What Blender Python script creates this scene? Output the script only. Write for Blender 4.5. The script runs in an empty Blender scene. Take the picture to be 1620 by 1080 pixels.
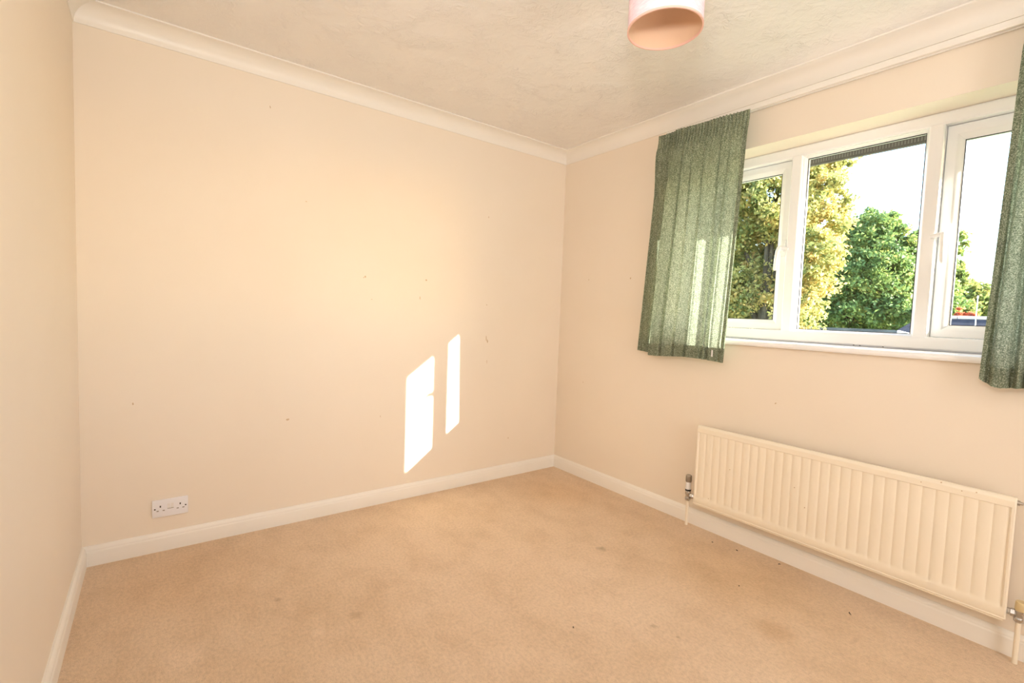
import bpy, bmesh, math, random
import numpy as np
from mathutils import Matrix, Vector

S = bpy.context.scene
COL = S.collection
PI = math.pi

# ------------------------------------------------------------------ camera
cam_data = bpy.data.cameras.new('camera')
cam = bpy.data.objects.new('camera', cam_data)
COL.objects.link(cam)
cam_data.sensor_fit = 'HORIZONTAL'
cam_data.sensor_width = 36.0
cam_data.lens = 757.09 / 1620.0 * 36.0
cam_data.clip_start = 0.05
cam_data.clip_end = 400
CAM = Vector((-2.51176, -2.75228, 1.18565))
r_ = Vector((0.8017367, -0.5965795, 0.0362110))
u_ = Vector((0.0063819, 0.0691279, 0.9975874))
f_ = Vector((0.5976434, 0.7995713, -0.0592297))
cam.matrix_world = Matrix(((r_.x, u_.x, -f_.x, CAM.x), (r_.y, u_.y, -f_.y, CAM.y),
                           (r_.z, u_.z, -f_.z, CAM.z), (0, 0, 0, 1)))
S.camera = cam

# ------------------------------------------------------------------ sky, sun, flash, exposure
w = bpy.data.worlds.new('World')
S.world = w
w.use_nodes = True
wn = w.node_tree
wn.nodes.clear()
sky = wn.nodes.new('ShaderNodeTexSky')
sky.sky_type = 'NISHITA'
sky.sun_disc = False
sky.sun_elevation = math.radians(20)
sky.sun_rotation = math.radians(150.5)
sky.altitude = 50
sky.air_density = 1.0
sky.dust_density = 0.7
sky.ozone_density = 1.0
bgn = wn.nodes.new('ShaderNodeBackground')
bgn.inputs['Strength'].default_value = 1.05
won = wn.nodes.new('ShaderNodeOutputWorld')
wn.links.new(sky.outputs[0], bgn.inputs['Color'])
wn.links.new(bgn.outputs[0], won.inputs['Surface'])

sun_data = bpy.data.lights.new('sun', 'SUN')
sun_data.energy = 34.0
sun_data.angle = math.radians(0.53)
sun_data.color = (1.0, 0.93, 0.82)
sun = bpy.data.objects.new('sun', sun_data)
COL.objects.link(sun)
sun.location = (6, -10, 6)
SUN_DIR = Vector((-1.0, 1.765, -0.752)).normalized()
sun.rotation_euler = SUN_DIR.to_track_quat('-Z', 'Y').to_euler()

# the photographer's flash: a small softbox held above the camera
fl = bpy.data.lights.new('camera_flash', 'AREA')
fl.shape = 'DISK'
fl.size = 0.22
fl.energy = 19.5
fl.color = (1.0, 0.985, 0.965)
flash = bpy.data.objects.new('camera_flash', fl)
COL.objects.link(flash)
flash.location = (-2.51, -2.73, 1.64)
flash.rotation_euler = (Vector((-1.45, -1.65, 2.75)) - Vector(flash.location)).to_track_quat('-Z', 'Y').to_euler()

# added fill lamp behind the viewpoint, shining in through an unseen doorway
ld = bpy.data.lights.new('rear_fill', 'AREA')
ld.shape = 'RECTANGLE'
ld.size = 0.95
ld.size_y = 1.95
ld.energy = 30.0
ld.color = (1.0, 0.975, 0.95)
landing = bpy.data.objects.new('rear_fill', ld)
COL.objects.link(landing)
landing.location = (-0.95, -4.05, 1.12)
landing.rotation_euler = (math.radians(90), 0, 0)

S.view_settings.view_transform = 'Standard'
S.view_settings.look = 'None'
S.view_settings.gamma = 1.0
S.view_settings.use_curve_mapping = False
S.view_settings.exposure = 0.09
S.cycles.use_denoising = True
S.cycles.max_bounces = 14
S.cycles.diffuse_bounces = 8
S.cycles.transparent_max_bounces = 24
S.cycles.sample_clamp_indirect = 8.0

# ------------------------------------------------------------------ helpers
def lin(r, g, b):
    f = lambda c: c / 12.92 if c <= 0.04045 else ((c + 0.055) / 1.055) ** 2.4
    return (f(r / 255), f(g / 255), f(b / 255), 1.0)


def mat(name, color, rough=0.6, metal=0.0, spec=0.5):
    m = bpy.data.materials.new(name)
    m.use_nodes = True
    p = m.node_tree.nodes['Principled BSDF']
    p.inputs['Base Color'].default_value = color
    p.inputs['Roughness'].default_value = rough
    p.inputs['Metallic'].default_value = metal
    p.inputs['Specular IOR Level'].default_value = spec
    return m


def nd(m, t, **kw):
    n = m.node_tree.nodes.new(t)
    for k, v in kw.items():
        setattr(n, k, v)
    return n


def lk(m, a, b):
    m.node_tree.links.new(a, b)


def pr(m):
    return m.node_tree.nodes['Principled BSDF']


def noise(m, scale, detail=3.0, rough=0.5, coord='Object', stretch=None):
    tc = nd(m, 'ShaderNodeTexCoord')
    n = nd(m, 'ShaderNodeTexNoise')
    n.inputs['Scale'].default_value = scale
    n.inputs['Detail'].default_value = detail
    n.inputs['Roughness'].default_value = rough
    if stretch:
        mp = nd(m, 'ShaderNodeMapping')
        mp.inputs['Scale'].default_value = stretch
        lk(m, tc.outputs[coord], mp.inputs['Vector'])
        lk(m, mp.outputs[0], n.inputs['Vector'])
    else:
        lk(m, tc.outputs[coord], n.inputs['Vector'])
    return n


def ramp(m, src, stops):
    r = nd(m, 'ShaderNodeValToRGB')
    e = r.color_ramp.elements
    while len(e) < len(stops):
        e.new(0.5)
    for i, (pos, c) in enumerate(stops):
        e[i].position = pos
        e[i].color = c
    lk(m, src, r.inputs['Fac'])
    return r


def mixc(m, fac, a, b, mode='MIX'):
    n = nd(m, 'ShaderNodeMix', data_type='RGBA', blend_type=mode)
    if isinstance(fac, float):
        n.inputs[0].default_value = fac
    else:
        lk(m, fac, n.inputs[0])
    for i, v in ((6, a), (7, b)):
        if isinstance(v, tuple):
            n.inputs[i].default_value = v
        else:
            lk(m, v, n.inputs[i])
    return n.outputs[2]


def bump(m, h, strength, dist=0.002):
    b = nd(m, 'ShaderNodeBump')
    b.inputs['Strength'].default_value = strength
    b.inputs['Distance'].default_value = dist
    lk(m, h, b.inputs['Height'])
    lk(m, b.outputs[0], pr(m).inputs['Normal'])
    return b


def mesh_obj(name, verts, faces, m, parent=None, smooth=False, auto=None):
    me = bpy.data.meshes.new(name)
    me.from_pydata([tuple(v) for v in verts], [], faces)
    bm = bmesh.new()
    bm.from_mesh(me)
    bmesh.ops.recalc_face_normals(bm, faces=bm.faces)
    bm.to_mesh(me)
    bm.free()
    me.materials.append(m)
    if smooth:
        me.polygons.foreach_set('use_smooth', [True] * len(me.polygons))
    if auto is not None:
        me.polygons.foreach_set('use_smooth', [True] * len(me.polygons))
        me.set_sharp_from_angle(angle=math.radians(auto))
    o = bpy.data.objects.new(name, me)
    COL.objects.link(o)
    if parent is not None:
        o.parent = parent
        o.matrix_parent_inverse = parent.matrix_world.inverted()
    return o


class MB:
    """collects shapes for one mesh"""
    def __init__(s):
        s.v = []
        s.f = []

    def add(s, verts, faces):
        k = len(s.v)
        s.v += [tuple(v) for v in verts]
        s.f += [tuple(i + k for i in f) for f in faces]
        return s

    def box(s, x0, x1, y0, y1, z0, z1, b=0.0):
        if b <= 0:
            v = [(x, y, z) for x in (x0, x1) for y in (y0, y1) for z in (z0, z1)]
            return s.add(v, [(0, 1, 3, 2), (4, 6, 7, 5), (0, 4, 5, 1), (2, 3, 7, 6), (0, 2, 6, 4), (1, 5, 7, 3)])
        bm = bmesh.new()
        bmesh.ops.create_cube(bm, size=1)
        for q in bm.verts:
            q.co = ((x0 + x1) / 2 + q.co.x * (x1 - x0), (y0 + y1) / 2 + q.co.y * (y1 - y0),
                    (z0 + z1) / 2 + q.co.z * (z1 - z0))
        bmesh.ops.bevel(bm, geom=list(bm.edges), offset=b, segments=2, profile=0.6, affect='EDGES')
        bm.verts.index_update()
        s.add([q.co[:] for q in bm.verts], [[q.index for q in f.verts] for f in bm.faces])
        bm.free()
        return s

    def tube(s, pts, rad, n=12, cap=True):
        """round bar along pts with one radius per point"""
        P = [Vector(p) for p in pts]
        if not hasattr(rad, '__len__'):
            rad = [rad] * len(P)
        rings = []
        ref = None
        for i, p in enumerate(P):
            d = (P[min(i + 1, len(P) - 1)] - P[max(i - 1, 0)])
            if d.length < 1e-9:
                d = Vector((0, 0, 1))
            d.normalize()
            if ref is None:
                ref = Vector((1, 0, 0)) if abs(d.x) < 0.8 else Vector((0, 1, 0))
            a = (ref - d * ref.dot(d)).normalized()
            ref = a
            b = d.cross(a)
            rings.append([p + (a * math.cos(2 * PI * k / n) + b * math.sin(2 * PI * k / n)) * rad[i] for k in range(n)])
        v = [q for r in rings for q in r]
        f = []
        for i in range(len(P) - 1):
            for k in range(n):
                f.append((i * n + k, i * n + (k + 1) % n, (i + 1) * n + (k + 1) % n, (i + 1) * n + k))
        if cap:
            f.append(tuple(range(n)))
            f.append(tuple((len(P) - 1) * n + k for k in range(n)))
        return s.add(v, f)

    def lathe(s, c, axis, prof, n=24):
        """prof: list of (distance along axis, radius); closed at the ends"""
        c = Vector(c)
        ax = Vector(axis).normalized()
        pts = [c + ax * h for h, r in prof]
        a = Vector((1, 0, 0)) if abs(ax.x) < 0.8 else Vector((0, 1, 0))
        a = (a - ax * a.dot(ax)).normalized()
        b = ax.cross(a)
        v = []
        for p, (h, r) in zip(pts, prof):
            for k in range(n):
                t = 2 * PI * k / n
                v.append(p + (a * math.cos(t) + b * math.sin(t)) * max(r, 1e-5))
        f = []
        for i in range(len(prof) - 1):
            for k in range(n):
                f.append((i * n + k, i * n + (k + 1) % n, (i + 1) * n + (k + 1) % n, (i + 1) * n + k))
        f.append(tuple(range(n)))
        f.append(tuple((len(prof) - 1) * n + k for k in range(n)))
        return s.add(v, f)

    def prism(s, prof, path_a, path_b):
        """sweep a closed profile from positions path_a(u,v) to path_b(u,v)"""
        n = len(prof)
        v = [path_a(*q) for q in prof] + [path_b(*q) for q in prof]
        f = [(i, (i + 1) % n, n + (i + 1) % n, n + i) for i in range(n)]
        f.append(tuple(range(n)))
        f.append(tuple(range(n, 2 * n)))
        return s.add(v, f)

    def frame(s, outer, inner, prof):
        """mitred rectangular ring in the window plane; outer/inner = (ya, yb, za, zb); prof = closed list of (t, x)"""
        def corners(t):
            q = [o + (i - o) * t for o, i in zip(outer, inner)]
            return [(q[0], q[2]), (q[1], q[2]), (q[1], q[3]), (q[0], q[3])]
        n = len(prof)
        v = []
        for k in range(4):
            for t, x in prof:
                c = corners(t)[k]
                v.append((x, c[0], c[1]))
        f = []
        for k in range(4):
            for i in range(n):
                a, b = k * n + i, k * n + (i + 1) % n
                c, d = ((k + 1) % 4) * n + (i + 1) % n, ((k + 1) % 4) * n + i
                f.append((a, b, c, d))
        return s.add(v, f)

    def build(s, name, m, parent=None, smooth=False, auto=None):
        return mesh_obj(name, s.v, s.f, m, parent, smooth, auto)


def empty(name, loc=(0, 0, 0)):
    o = bpy.data.objects.new(name, None)
    o.empty_display_size = 0.1
    o.location = loc
    COL.objects.link(o)
    bpy.context.view_layer.update()
    return o


def tag(o, label, cat, group=None):
    o['label'] = label
    o['category'] = cat
    if group:
        o['group'] = group
    return o


def struct(o):
    o['kind'] = 'structure'
    return o


# ------------------------------------------------------------------ materials
WALL = mat('cream_wall_paint', (0.80, 0.635, 0.415, 1), 0.55, 0, 0.25)
n1 = noise(WALL, 2.2, 4)
n2 = noise(WALL, 260, 2)
c1 = ramp(WALL, n1.outputs['Fac'], [(0.3, (0.81, 0.728, 0.620, 1)), (0.7, (0.825, 0.746, 0.643, 1))])
lk(WALL, c1.outputs[0], pr(WALL).inputs['Base Color'])
bump(WALL, n2.outputs['Fac'], 0.10, 0.001)

CEIL = mat('artex_ceiling', (0.84, 0.82, 0.80, 1), 0.55, 0, 0.35)
tc_ = nd(CEIL, 'ShaderNodeTexCoord')
na = noise(CEIL, 26, 5, 0.62)
na.inputs['Distortion'].default_value = 1.3
nb = noise(CEIL, 7, 2, 0.5)
gate = ramp(CEIL, nb.outputs['Fac'], [(0.40, (0.25, 0.25, 0.25, 1)), (0.62, (1, 1, 1, 1))])
hh = mixc(CEIL, 1.0, na.outputs['Fac'], gate.outputs[0], 'MULTIPLY')
bump(CEIL, hh, 1.0, 0.010)

WHITE = mat('off_white_gloss', (0.80, 0.70, 0.575, 1), 0.35, 0, 0.45)
nw = noise(WHITE, 3, 3)
cw = ramp(WHITE, nw.outputs['Fac'], [(0.3, (0.83, 0.80, 0.745, 1)), (0.7, (0.85, 0.82, 0.77, 1))])
lk(WHITE, cw.outputs[0], pr(WHITE).inputs['Base Color'])

CARPET = mat('beige_carpet', (0.60, 0.395, 0.22, 1), 0.95, 0, 0.1)
k1 = noise(CARPET, 1.3, 5, 0.6)
k2 = noise(CARPET, 7, 5, 0.65, stretch=(1.0, 0.6, 1))
k3 = noise(CARPET, 420, 2, 0.6)
kc = ramp(CARPET, k1.outputs['Fac'], [(0.30, (0.80, 0.595, 0.405, 1)), (0.52, (0.88, 0.675, 0.485, 1)), (0.75, (0.91, 0.72, 0.54, 1))])
kd = ramp(CARPET, k2.outputs['Fac'], [(0.32, (0.91, 0.885, 0.85, 1)), (0.55, (1, 1, 1, 1))])
ke = ramp(CARPET, k3.outputs['Fac'], [(0.3, (0.80, 0.78, 0.75, 1)), (0.65, (1.06, 1.06, 1.06, 1))])
kx = mixc(CARPET, 1.0, kc.outputs[0], kd.outputs[0], 'MULTIPLY')
ky = mixc(CARPET, 0.8, kx, ke.outputs[0], 'MULTIPLY')
# fine tuft grain and stains; broad soft spots paint in the floor's light falloff
k4 = noise(CARPET, 95, 3, 0.7, stretch=(1.0, 0.7, 1))
kf = ramp(CARPET, k4.outputs['Fac'], [(0.34, (0.86, 0.85, 0.83, 1)), (0.60, (1.03, 1.03, 1.03, 1))])
ky = mixc(CARPET, 0.9, ky, kf.outputs[0], 'MULTIPLY')
ctc = nd(CARPET, 'ShaderNodeTexCoord')
kw = noise(CARPET, 16, 3, 0.6)
kwv = nd(CARPET, 'ShaderNodeVectorMath', operation='MULTIPLY_ADD')
lk(CARPET, kw.outputs['Color'], kwv.inputs[0])
kwv.inputs[1].default_value = (0.05, 0.05, 0.0)
lk(CARPET, ctc.outputs['Object'], kwv.inputs[2])


def stain_or_falloff(px, py, r0, r1, col, src):
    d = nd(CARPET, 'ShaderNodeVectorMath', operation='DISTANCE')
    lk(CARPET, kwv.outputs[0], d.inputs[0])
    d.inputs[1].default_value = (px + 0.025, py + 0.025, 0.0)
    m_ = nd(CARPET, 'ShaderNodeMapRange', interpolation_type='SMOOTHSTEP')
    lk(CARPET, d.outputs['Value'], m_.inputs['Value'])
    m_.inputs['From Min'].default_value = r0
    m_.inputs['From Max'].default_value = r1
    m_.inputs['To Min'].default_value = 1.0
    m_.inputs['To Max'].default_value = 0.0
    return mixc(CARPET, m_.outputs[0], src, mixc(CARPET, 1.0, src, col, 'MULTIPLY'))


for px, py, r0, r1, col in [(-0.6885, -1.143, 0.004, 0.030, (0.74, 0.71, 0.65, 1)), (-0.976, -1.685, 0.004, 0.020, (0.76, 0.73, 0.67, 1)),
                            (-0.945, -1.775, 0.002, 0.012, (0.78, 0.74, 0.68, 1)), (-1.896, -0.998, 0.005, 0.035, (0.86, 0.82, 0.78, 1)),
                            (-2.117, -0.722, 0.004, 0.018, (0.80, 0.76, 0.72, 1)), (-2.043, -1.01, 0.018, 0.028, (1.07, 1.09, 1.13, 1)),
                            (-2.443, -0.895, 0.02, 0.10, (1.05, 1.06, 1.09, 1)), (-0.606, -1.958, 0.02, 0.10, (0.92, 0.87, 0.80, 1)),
                            (-0.35, -0.45, 0.05, 0.40, (0.95, 0.90, 0.82, 1)), (-0.28, -1.65, 0.05, 0.50, (0.95, 0.91, 0.84, 1)),  # broad darker edges and a lighter middle stand in for uneven floor light
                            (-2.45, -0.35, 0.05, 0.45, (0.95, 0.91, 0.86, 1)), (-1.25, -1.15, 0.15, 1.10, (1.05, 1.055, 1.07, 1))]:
    ky = stain_or_falloff(px, py, r0, r1, col, ky)
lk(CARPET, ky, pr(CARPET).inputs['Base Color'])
kh = mixc(CARPET, 0.5, k3.outputs['Fac'], k4.outputs['Fac'])
bump(CARPET, kh, 1.0, 0.008)
pr(CARPET).inputs['Sheen Weight'].default_value = 0.15

PVC = mat('white_upvc', (0.84, 0.83, 0.80, 1), 0.22, 0, 0.5)
np_ = noise(PVC, 4, 2)
cp_ = ramp(PVC, np_.outputs['Fac'], [(0.3, (0.875, 0.88, 0.885, 1)), (0.7, (0.89, 0.895, 0.905, 1))])
lk(PVC, cp_.outputs[0], pr(PVC).inputs['Base Color'])
GASKET = mat('dark_gasket', (0.03, 0.03, 0.035, 1), 0.6)
GREYGAP = mat('grey_sealant', (0.35, 0.36, 0.42, 1), 0.6)

GLASS = bpy.data.materials.new('window_glass')
GLASS.use_nodes = True
gt = GLASS.node_tree
gt.nodes.clear()
go = gt.nodes.new('ShaderNodeOutputMaterial')
gm = gt.nodes.new('ShaderNodeMixShader')
gtr = gt.nodes.new('ShaderNodeBsdfTransparent')
gtr.inputs[0].default_value = (0.97, 0.985, 0.98, 1)
ggl = gt.nodes.new('ShaderNodeBsdfGlossy')
ggl.inputs['Roughness'].default_value = 0.02
gfr = gt.nodes.new('ShaderNodeFresnel')
gfr.inputs['IOR'].default_value = 1.45
ggeo = gt.nodes.new('ShaderNodeNewGeometry')
gfront = gt.nodes.new('ShaderNodeMath')
gfront.operation = 'SUBTRACT'
gfront.inputs[0].default_value = 1.0
gt.links.new(ggeo.outputs['Backfacing'], gfront.inputs[1])
gmul = gt.nodes.new('ShaderNodeMath')
gmul.operation = 'MULTIPLY'
gt.links.new(gfr.outputs[0], gmul.inputs[0])
gt.links.new(gfront.outputs[0], gmul.inputs[1])
gt.links.new(gmul.outputs[0], gm.inputs[0])
gt.links.new(gtr.outputs[0], gm.inputs[1])
gt.links.new(ggl.outputs[0], gm.inputs[2])
gt.links.new(gm.outputs[0], go.inputs[0])

RAD = mat('cream_radiator_enamel', (0.82, 0.665, 0.435, 1), 0.33, 0, 0.45)
nr = noise(RAD, 5, 3)
cr = ramp(RAD, nr.outputs['Fac'], [(0.3, (0.86, 0.785, 0.65, 1)), (0.7, (0.88, 0.805, 0.675, 1))])
lk(RAD, cr.outputs[0], pr(RAD).inputs['Base Color'])
CHROME = mat('chrome', (0.55, 0.54, 0.53, 1), 0.22, 1.0)
nch = noise(CHROME, 60, 2)
rch = ramp(CHROME, nch.outputs['Fac'], [(0.3, (0.2, 0.2, 0.2, 1)), (0.7, (0.34, 0.34, 0.34, 1))])
lk(CHROME, rch.outputs[0], pr(CHROME).inputs['Roughness'])
STEEL = mat('brushed_metal_cap', (0.40, 0.36, 0.31, 1), 0.38, 0.8)
VWHITE = mat('valve_white_plastic', (0.80, 0.80, 0.80, 1), 0.4)
BLACK = mat('black_plastic', (0.015, 0.015, 0.015, 1), 0.45)
CREAMCAP = mat('cream_plastic_cap', (0.66, 0.53, 0.30, 1), 0.4)
SOCK = mat('white_socket_plastic', (0.82, 0.82, 0.86, 1), 0.28, 0, 0.5)
SWITCHW = mat('white_switch_plastic', (0.82, 0.80, 0.79, 1), 0.2, 0, 0.5)
DARKHOLE = mat('dark_slot', (0.05, 0.04, 0.03, 1), 0.7)
GREYSLOT = mat('shuttered_slot', (0.30, 0.27, 0.24, 1), 0.6)
CHIP = mat('exposed_plaster_chip', (0.62, 0.46, 0.30, 1), 0.9)
nq = noise(CHIP, 90, 2)
cq = ramp(CHIP, nq.outputs['Fac'], [(0.3, (0.50, 0.37, 0.24, 1)), (0.7, (0.68, 0.52, 0.34, 1))])
lk(CHIP, cq.outputs[0], pr(CHIP).inputs['Base Color'])


def fabric(name, c_dark, c_mid, c_light, transl, weave=900):
    m = bpy.data.materials.new(name)
    m.use_nodes = True
    t = m.node_tree
    p = t.nodes['Principled BSDF']
    p.inputs['Roughness'].default_value = 0.9
    p.inputs['Specular IOR Level'].default_value = 0.15
    a = noise(m, weave * 0.27, 3, 0.7)
    b = noise(m, weave * 0.10, 2, 0.6, stretch=(1, 1, 0.35))
    ca = ramp(m, a.outputs['Fac'], [(0.36, c_dark), (0.50, c_mid), (0.64, c_light)])
    cb = ramp(m, b.outputs['Fac'], [(0.35, (0.82, 0.82, 0.80, 1)), (0.65, (1.10, 1.10, 1.08, 1))])
    cc = mixc(m, 1.0, ca.outputs[0], cb.outputs[0], 'MULTIPLY')
    lk(m, cc, p.inputs['Base Color'])
    bump(m, a.outputs['Fac'], 0.35, 0.0015)
    tr = nd(m, 'ShaderNodeBsdfTranslucent')
    lk(m, cc, tr.inputs['Color'])
    mx = nd(m, 'ShaderNodeMixShader')
    mx.inputs[0].default_value = transl
    out = t.nodes['Material Output']
    lk(m, p.outputs[0], mx.inputs[1])
    lk(m, tr.outputs[0], mx.inputs[2])
    lk(m, mx.outputs[0], out.inputs['Surface'])
    return m


CURTAIN = fabric('green_tweed_curtain', (0.13, 0.165, 0.115, 1), (0.275, 0.325, 0.23, 1), (0.60, 0.63, 0.51, 1), 0.42)
LINING = fabric('curtain_hem_turnup', (0.075, 0.12, 0.07, 1), (0.17, 0.23, 0.14, 1), (0.40, 0.46, 0.32, 1), 0.25)

SHADE = bpy.data.materials.new('pink_shade_fabric')
SHADE.use_nodes = True
sp = pr(SHADE)
sp.inputs['Roughness'].default_value = 0.8
sv = noise(SHADE, 38, 3, 0.6, stretch=(1, 1, 6))
sc_ = ramp(SHADE, sv.outputs['Fac'], [(0.35, (0.84, 0.60, 0.68, 1)), (0.65, (0.89, 0.76, 0.83, 1))])
lk(SHADE, sc_.outputs[0], sp.inputs['Base Color'])
SHADEIN = mat('peach_shade_lining', (0.74, 0.52, 0.36, 1), 0.6)
SHADERIM = mat('pink_shade_rim', (0.80, 0.50, 0.42, 1), 0.7)

# ------------------------------------------------------------------ the room
W = 2.778      # width of the back wall
L = 3.55       # depth of the room
H = 2.40
T = 0.30       # thickness of the window wall
OY0, OY1, OZ0, OZ1 = -2.735, -0.995, 1.058, 2.094   # window opening

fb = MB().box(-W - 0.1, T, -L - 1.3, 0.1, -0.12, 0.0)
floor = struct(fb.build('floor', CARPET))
DEBRIS = mat('dark_crumb', (0.06, 0.04, 0.025, 1), 0.9)
rd = random.Random(5)
for px, py, sz in [(-0.2243, -2.0848, 0.011), (-0.1029, -1.5407, 0.006), (-0.129, -1.419, 0.004), (-0.0597, -1.7315, 0.006), (-1.2441, -1.5115, 0.004), (-0.42, -1.72, 0.003)]:
    d_ = MB()
    a_ = rd.random() * 6
    d_.tube([(px - sz * math.cos(a_), py - sz * math.sin(a_), 0.002), (px, py + sz * 0.3, 0.0035), (px + sz * math.cos(a_), py + sz * math.sin(a_), 0.0025)], [0.0012, 0.0024, 0.0010], 6)
    d_.build('crumb', DEBRIS, floor)
cb_ = MB().box(-W - 0.1, T, -L - 1.3, 0.1, H, H + 0.14)
struct(cb_.build('ceiling', CEIL))
wall_back = struct(MB().box(-W - 0.1, T, 0.0, 0.1, 0, H).build('wall_back', WALL))
wall_left = struct(MB().box(-W - 0.1, -W, -L, 0.0, 0, H).build('wall_left', WALL))
DX0, DX1, DH = -1.37, -0.53, 2.02        # unseen doorway, cut for the added fill lamp
wf = MB()
wf.box(-W - 0.1, DX0, -L - 0.1, -L, 0, H)
wf.box(DX1, T, -L - 0.1, -L, 0, H)
wf.box(DX0, DX1, -L - 0.1, -L, DH, H)
struct(wf.build('wall_front', WALL))
ln = MB()
ln.box(-2.0, 0.1, -L - 1.3, -L - 1.2, 0, H)
ln.box(-2.0, -1.9, -L - 1.2, -L - 0.1, 0, H)
ln.box(0.0, 0.1, -L - 1.2, -L - 0.1, 0, H)
struct(ln.build('wall_landing', WALL))  # unseen walls added to keep sky light out around the fill lamp
dl = MB()
dl.box(DX0 - 0.06, DX0, -L - 0.11, -L + 0.016, 0, DH + 0.06)
dl.box(DX1, DX1 + 0.06, -L - 0.11, -L + 0.016, 0, DH + 0.06)
dl.box(DX0, DX1, -L - 0.11, -L + 0.016, DH, DH + 0.06)
struct(dl.build('fill_doorway', WHITE))  # lining of the doorway added for the fill lamp
wr = MB()
wr.box(0, T, -L, OY0, 0, H)
wr.box(0, T, OY1, 0.0, 0, H)
wr.box(0, T, OY0, OY1, 0, OZ0)
wr.box(0, T, OY0, OY1, OZ1, H)
wall_right = struct(wr.build('wall_right', WALL))


def run(name, prof, m):
    """mouldings on four walls, mitred; prof = closed list of (distance from wall, height)"""
    def pos(side, end):
        def f(d, h):
            if side == 'back':
                return (-d if end else -W + d, -d, h)
            if side == 'right':
                return (-d, -L + d if end else -d, h)
            if side == 'left':
                return (-W + d, -L + d if end else -d, h)
            return (-d if end else -W + d, -L + d, h)
        return f
    out = []
    for i, side in enumerate(('back', 'right', 'left', 'front')):
        if side == 'front' and name == 'baseboard':
            a_ = MB().prism(prof, pos(side, 0), lambda d, h: (DX0 - 0.06, -L + d, h))
            a_.prism(prof, lambda d, h: (DX1 + 0.06, -L + d, h), pos(side, 1))
            out.append(struct(a_.build('baseboard_front', m, auto=35)))
            continue
        nm = name + '_' + (side if name == 'baseboard' else str(i + 1))
        out.append(struct(MB().prism(prof, pos(side, 0), pos(side, 1)).build(nm, m, auto=35)))
    return out


sk = [(0, 0), (0.0178, 0), (0.0178, 0.060), (0.0168, 0.066), (0.0150, 0.0685), (0.0150, 0.0715),
      (0.0140, 0.077), (0.0115, 0.082), (0.0080, 0.0862), (0.0055, 0.0886), (0, 0.0886)]
run('baseboard', sk, WHITE)
cv = [(0, H), (0, H - 0.080), (0.0045, H - 0.080), (0.0050, H - 0.0755)]
for k in range(1, 12):
    a = PI / 2 * k / 12
    # concave quarter curve centred out in the room
    cv.append((0.0050 + 0.0680 * (1 - math.cos(a)), H - 0.0755 + 0.0680 * math.sin(a)))
cv += [(0.0730, H - 0.0070), (0.0795, H - 0.0065), (0.0795, H)]
run('trim', cv, WHITE)

# chips and scuffs in the paint of the back and window walls
rc = random.Random(4)


def chip(parent, plane, a, z, wd, ht):
    n = 9
    v, f = [], []
    ph = rc.random() * 6
    pts = []
    for k in range(n):
        t = 2 * PI * k / n
        rr = 0.6 + 0.5 * rc.random()
        pts.append((wd / 2 * rr * math.cos(t + ph * 0.1), ht / 2 * rr * math.sin(t)))
    for d in (0.0, 0.0006):
        for p, q in pts:
            v.append((a + p, -d, z + q) if plane == 'back' else (-d, a + p, z + q))
    f = [tuple(range(n, 2 * n))] + [(k, (k + 1) % n, n + (k + 1) % n, n + k) for k in range(n)]
    mesh_obj('paint_chip', v, f, CHIP, parent)


for a, z, wd, ht in [(-1.5325, 1.366, 0.012, 0.016), (-1.542, 1.360, 0.006, 0.008), (-1.1441, 1.372, 0.014, 0.012), (-1.1842, 1.259, 0.007, 0.020),
                     (-1.492, 1.236, 0.008, 0.006), (-0.6783, 1.0047, 0.007, 0.045), (-0.668, 0.985, 0.012, 0.028),
                     (-0.6664, 0.845, 0.004, 0.030), (-1.9421, 0.5698, 0.018, 0.012), (-1.4258, 0.535, 0.006, 0.012),
                     (-0.4584, 0.2787, 0.014, 0.009), (-0.683, 1.236, 0.008, 0.008), (-2.5945, 0.711, 0.007, 0.016),
                     (-0.69, 1.83, 0.008, 0.012), (-2.0377, 2.183, 0.006, 0.014), (-1.86, 1.74, 0.009, 0.006)]:
    chip(wall_back, 'back', a, z, wd, ht)
for a, z, wd, ht in [(-0.2907, 1.4452, 0.007, 0.012), (-0.6689, 1.4419, 0.012, 0.014), (-1.634, 0.778, 0.010, 0.010),
                     (-0.28, 0.70, 0.006, 0.01)]:
    chip(wall_right, 'right', a, z, wd, ht)

# ------------------------------------------------------------------ window
win = struct(empty('window_1', (0.185, -1.865, OZ0)))
FX0, FX1 = 0.145, 0.235
oF = (OY0 + 0.003, OY1 - 0.003, 1.090, 2.0935)
iF = (OY0 + 0.048, OY1 - 0.048, 1.147, 2.041)
MB().frame(oF, iF, [(0, FX1), (0, FX0 + 0.006), (0.15, FX0), (0.80, FX0), (0.90, FX0 + 0.0015), (1, FX0 + 0.006), (1, FX1)]).build(
    'window_frame', PVC, win, auto=25)


def mullion(ya, yb):
    m_ = MB()
    da = db = 0.006
    prof = [(ya, FX1), (ya, FX0 + da), (ya + da * 0.5, FX0 + 0.0015), (ya + da, FX0), (yb - db, FX0), (yb - db * 0.5, FX0 + 0.0015),
            (yb, FX0 + db), (yb, FX1)]
    m_.prism(prof, lambda y, x: (x, y, 1.145), lambda y, x: (x, y, 2.043))
    m_.build('mullion', PVC, win, auto=25)


mullion(-1.618, -1.567)
mullion(-2.170, -2.118)
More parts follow.
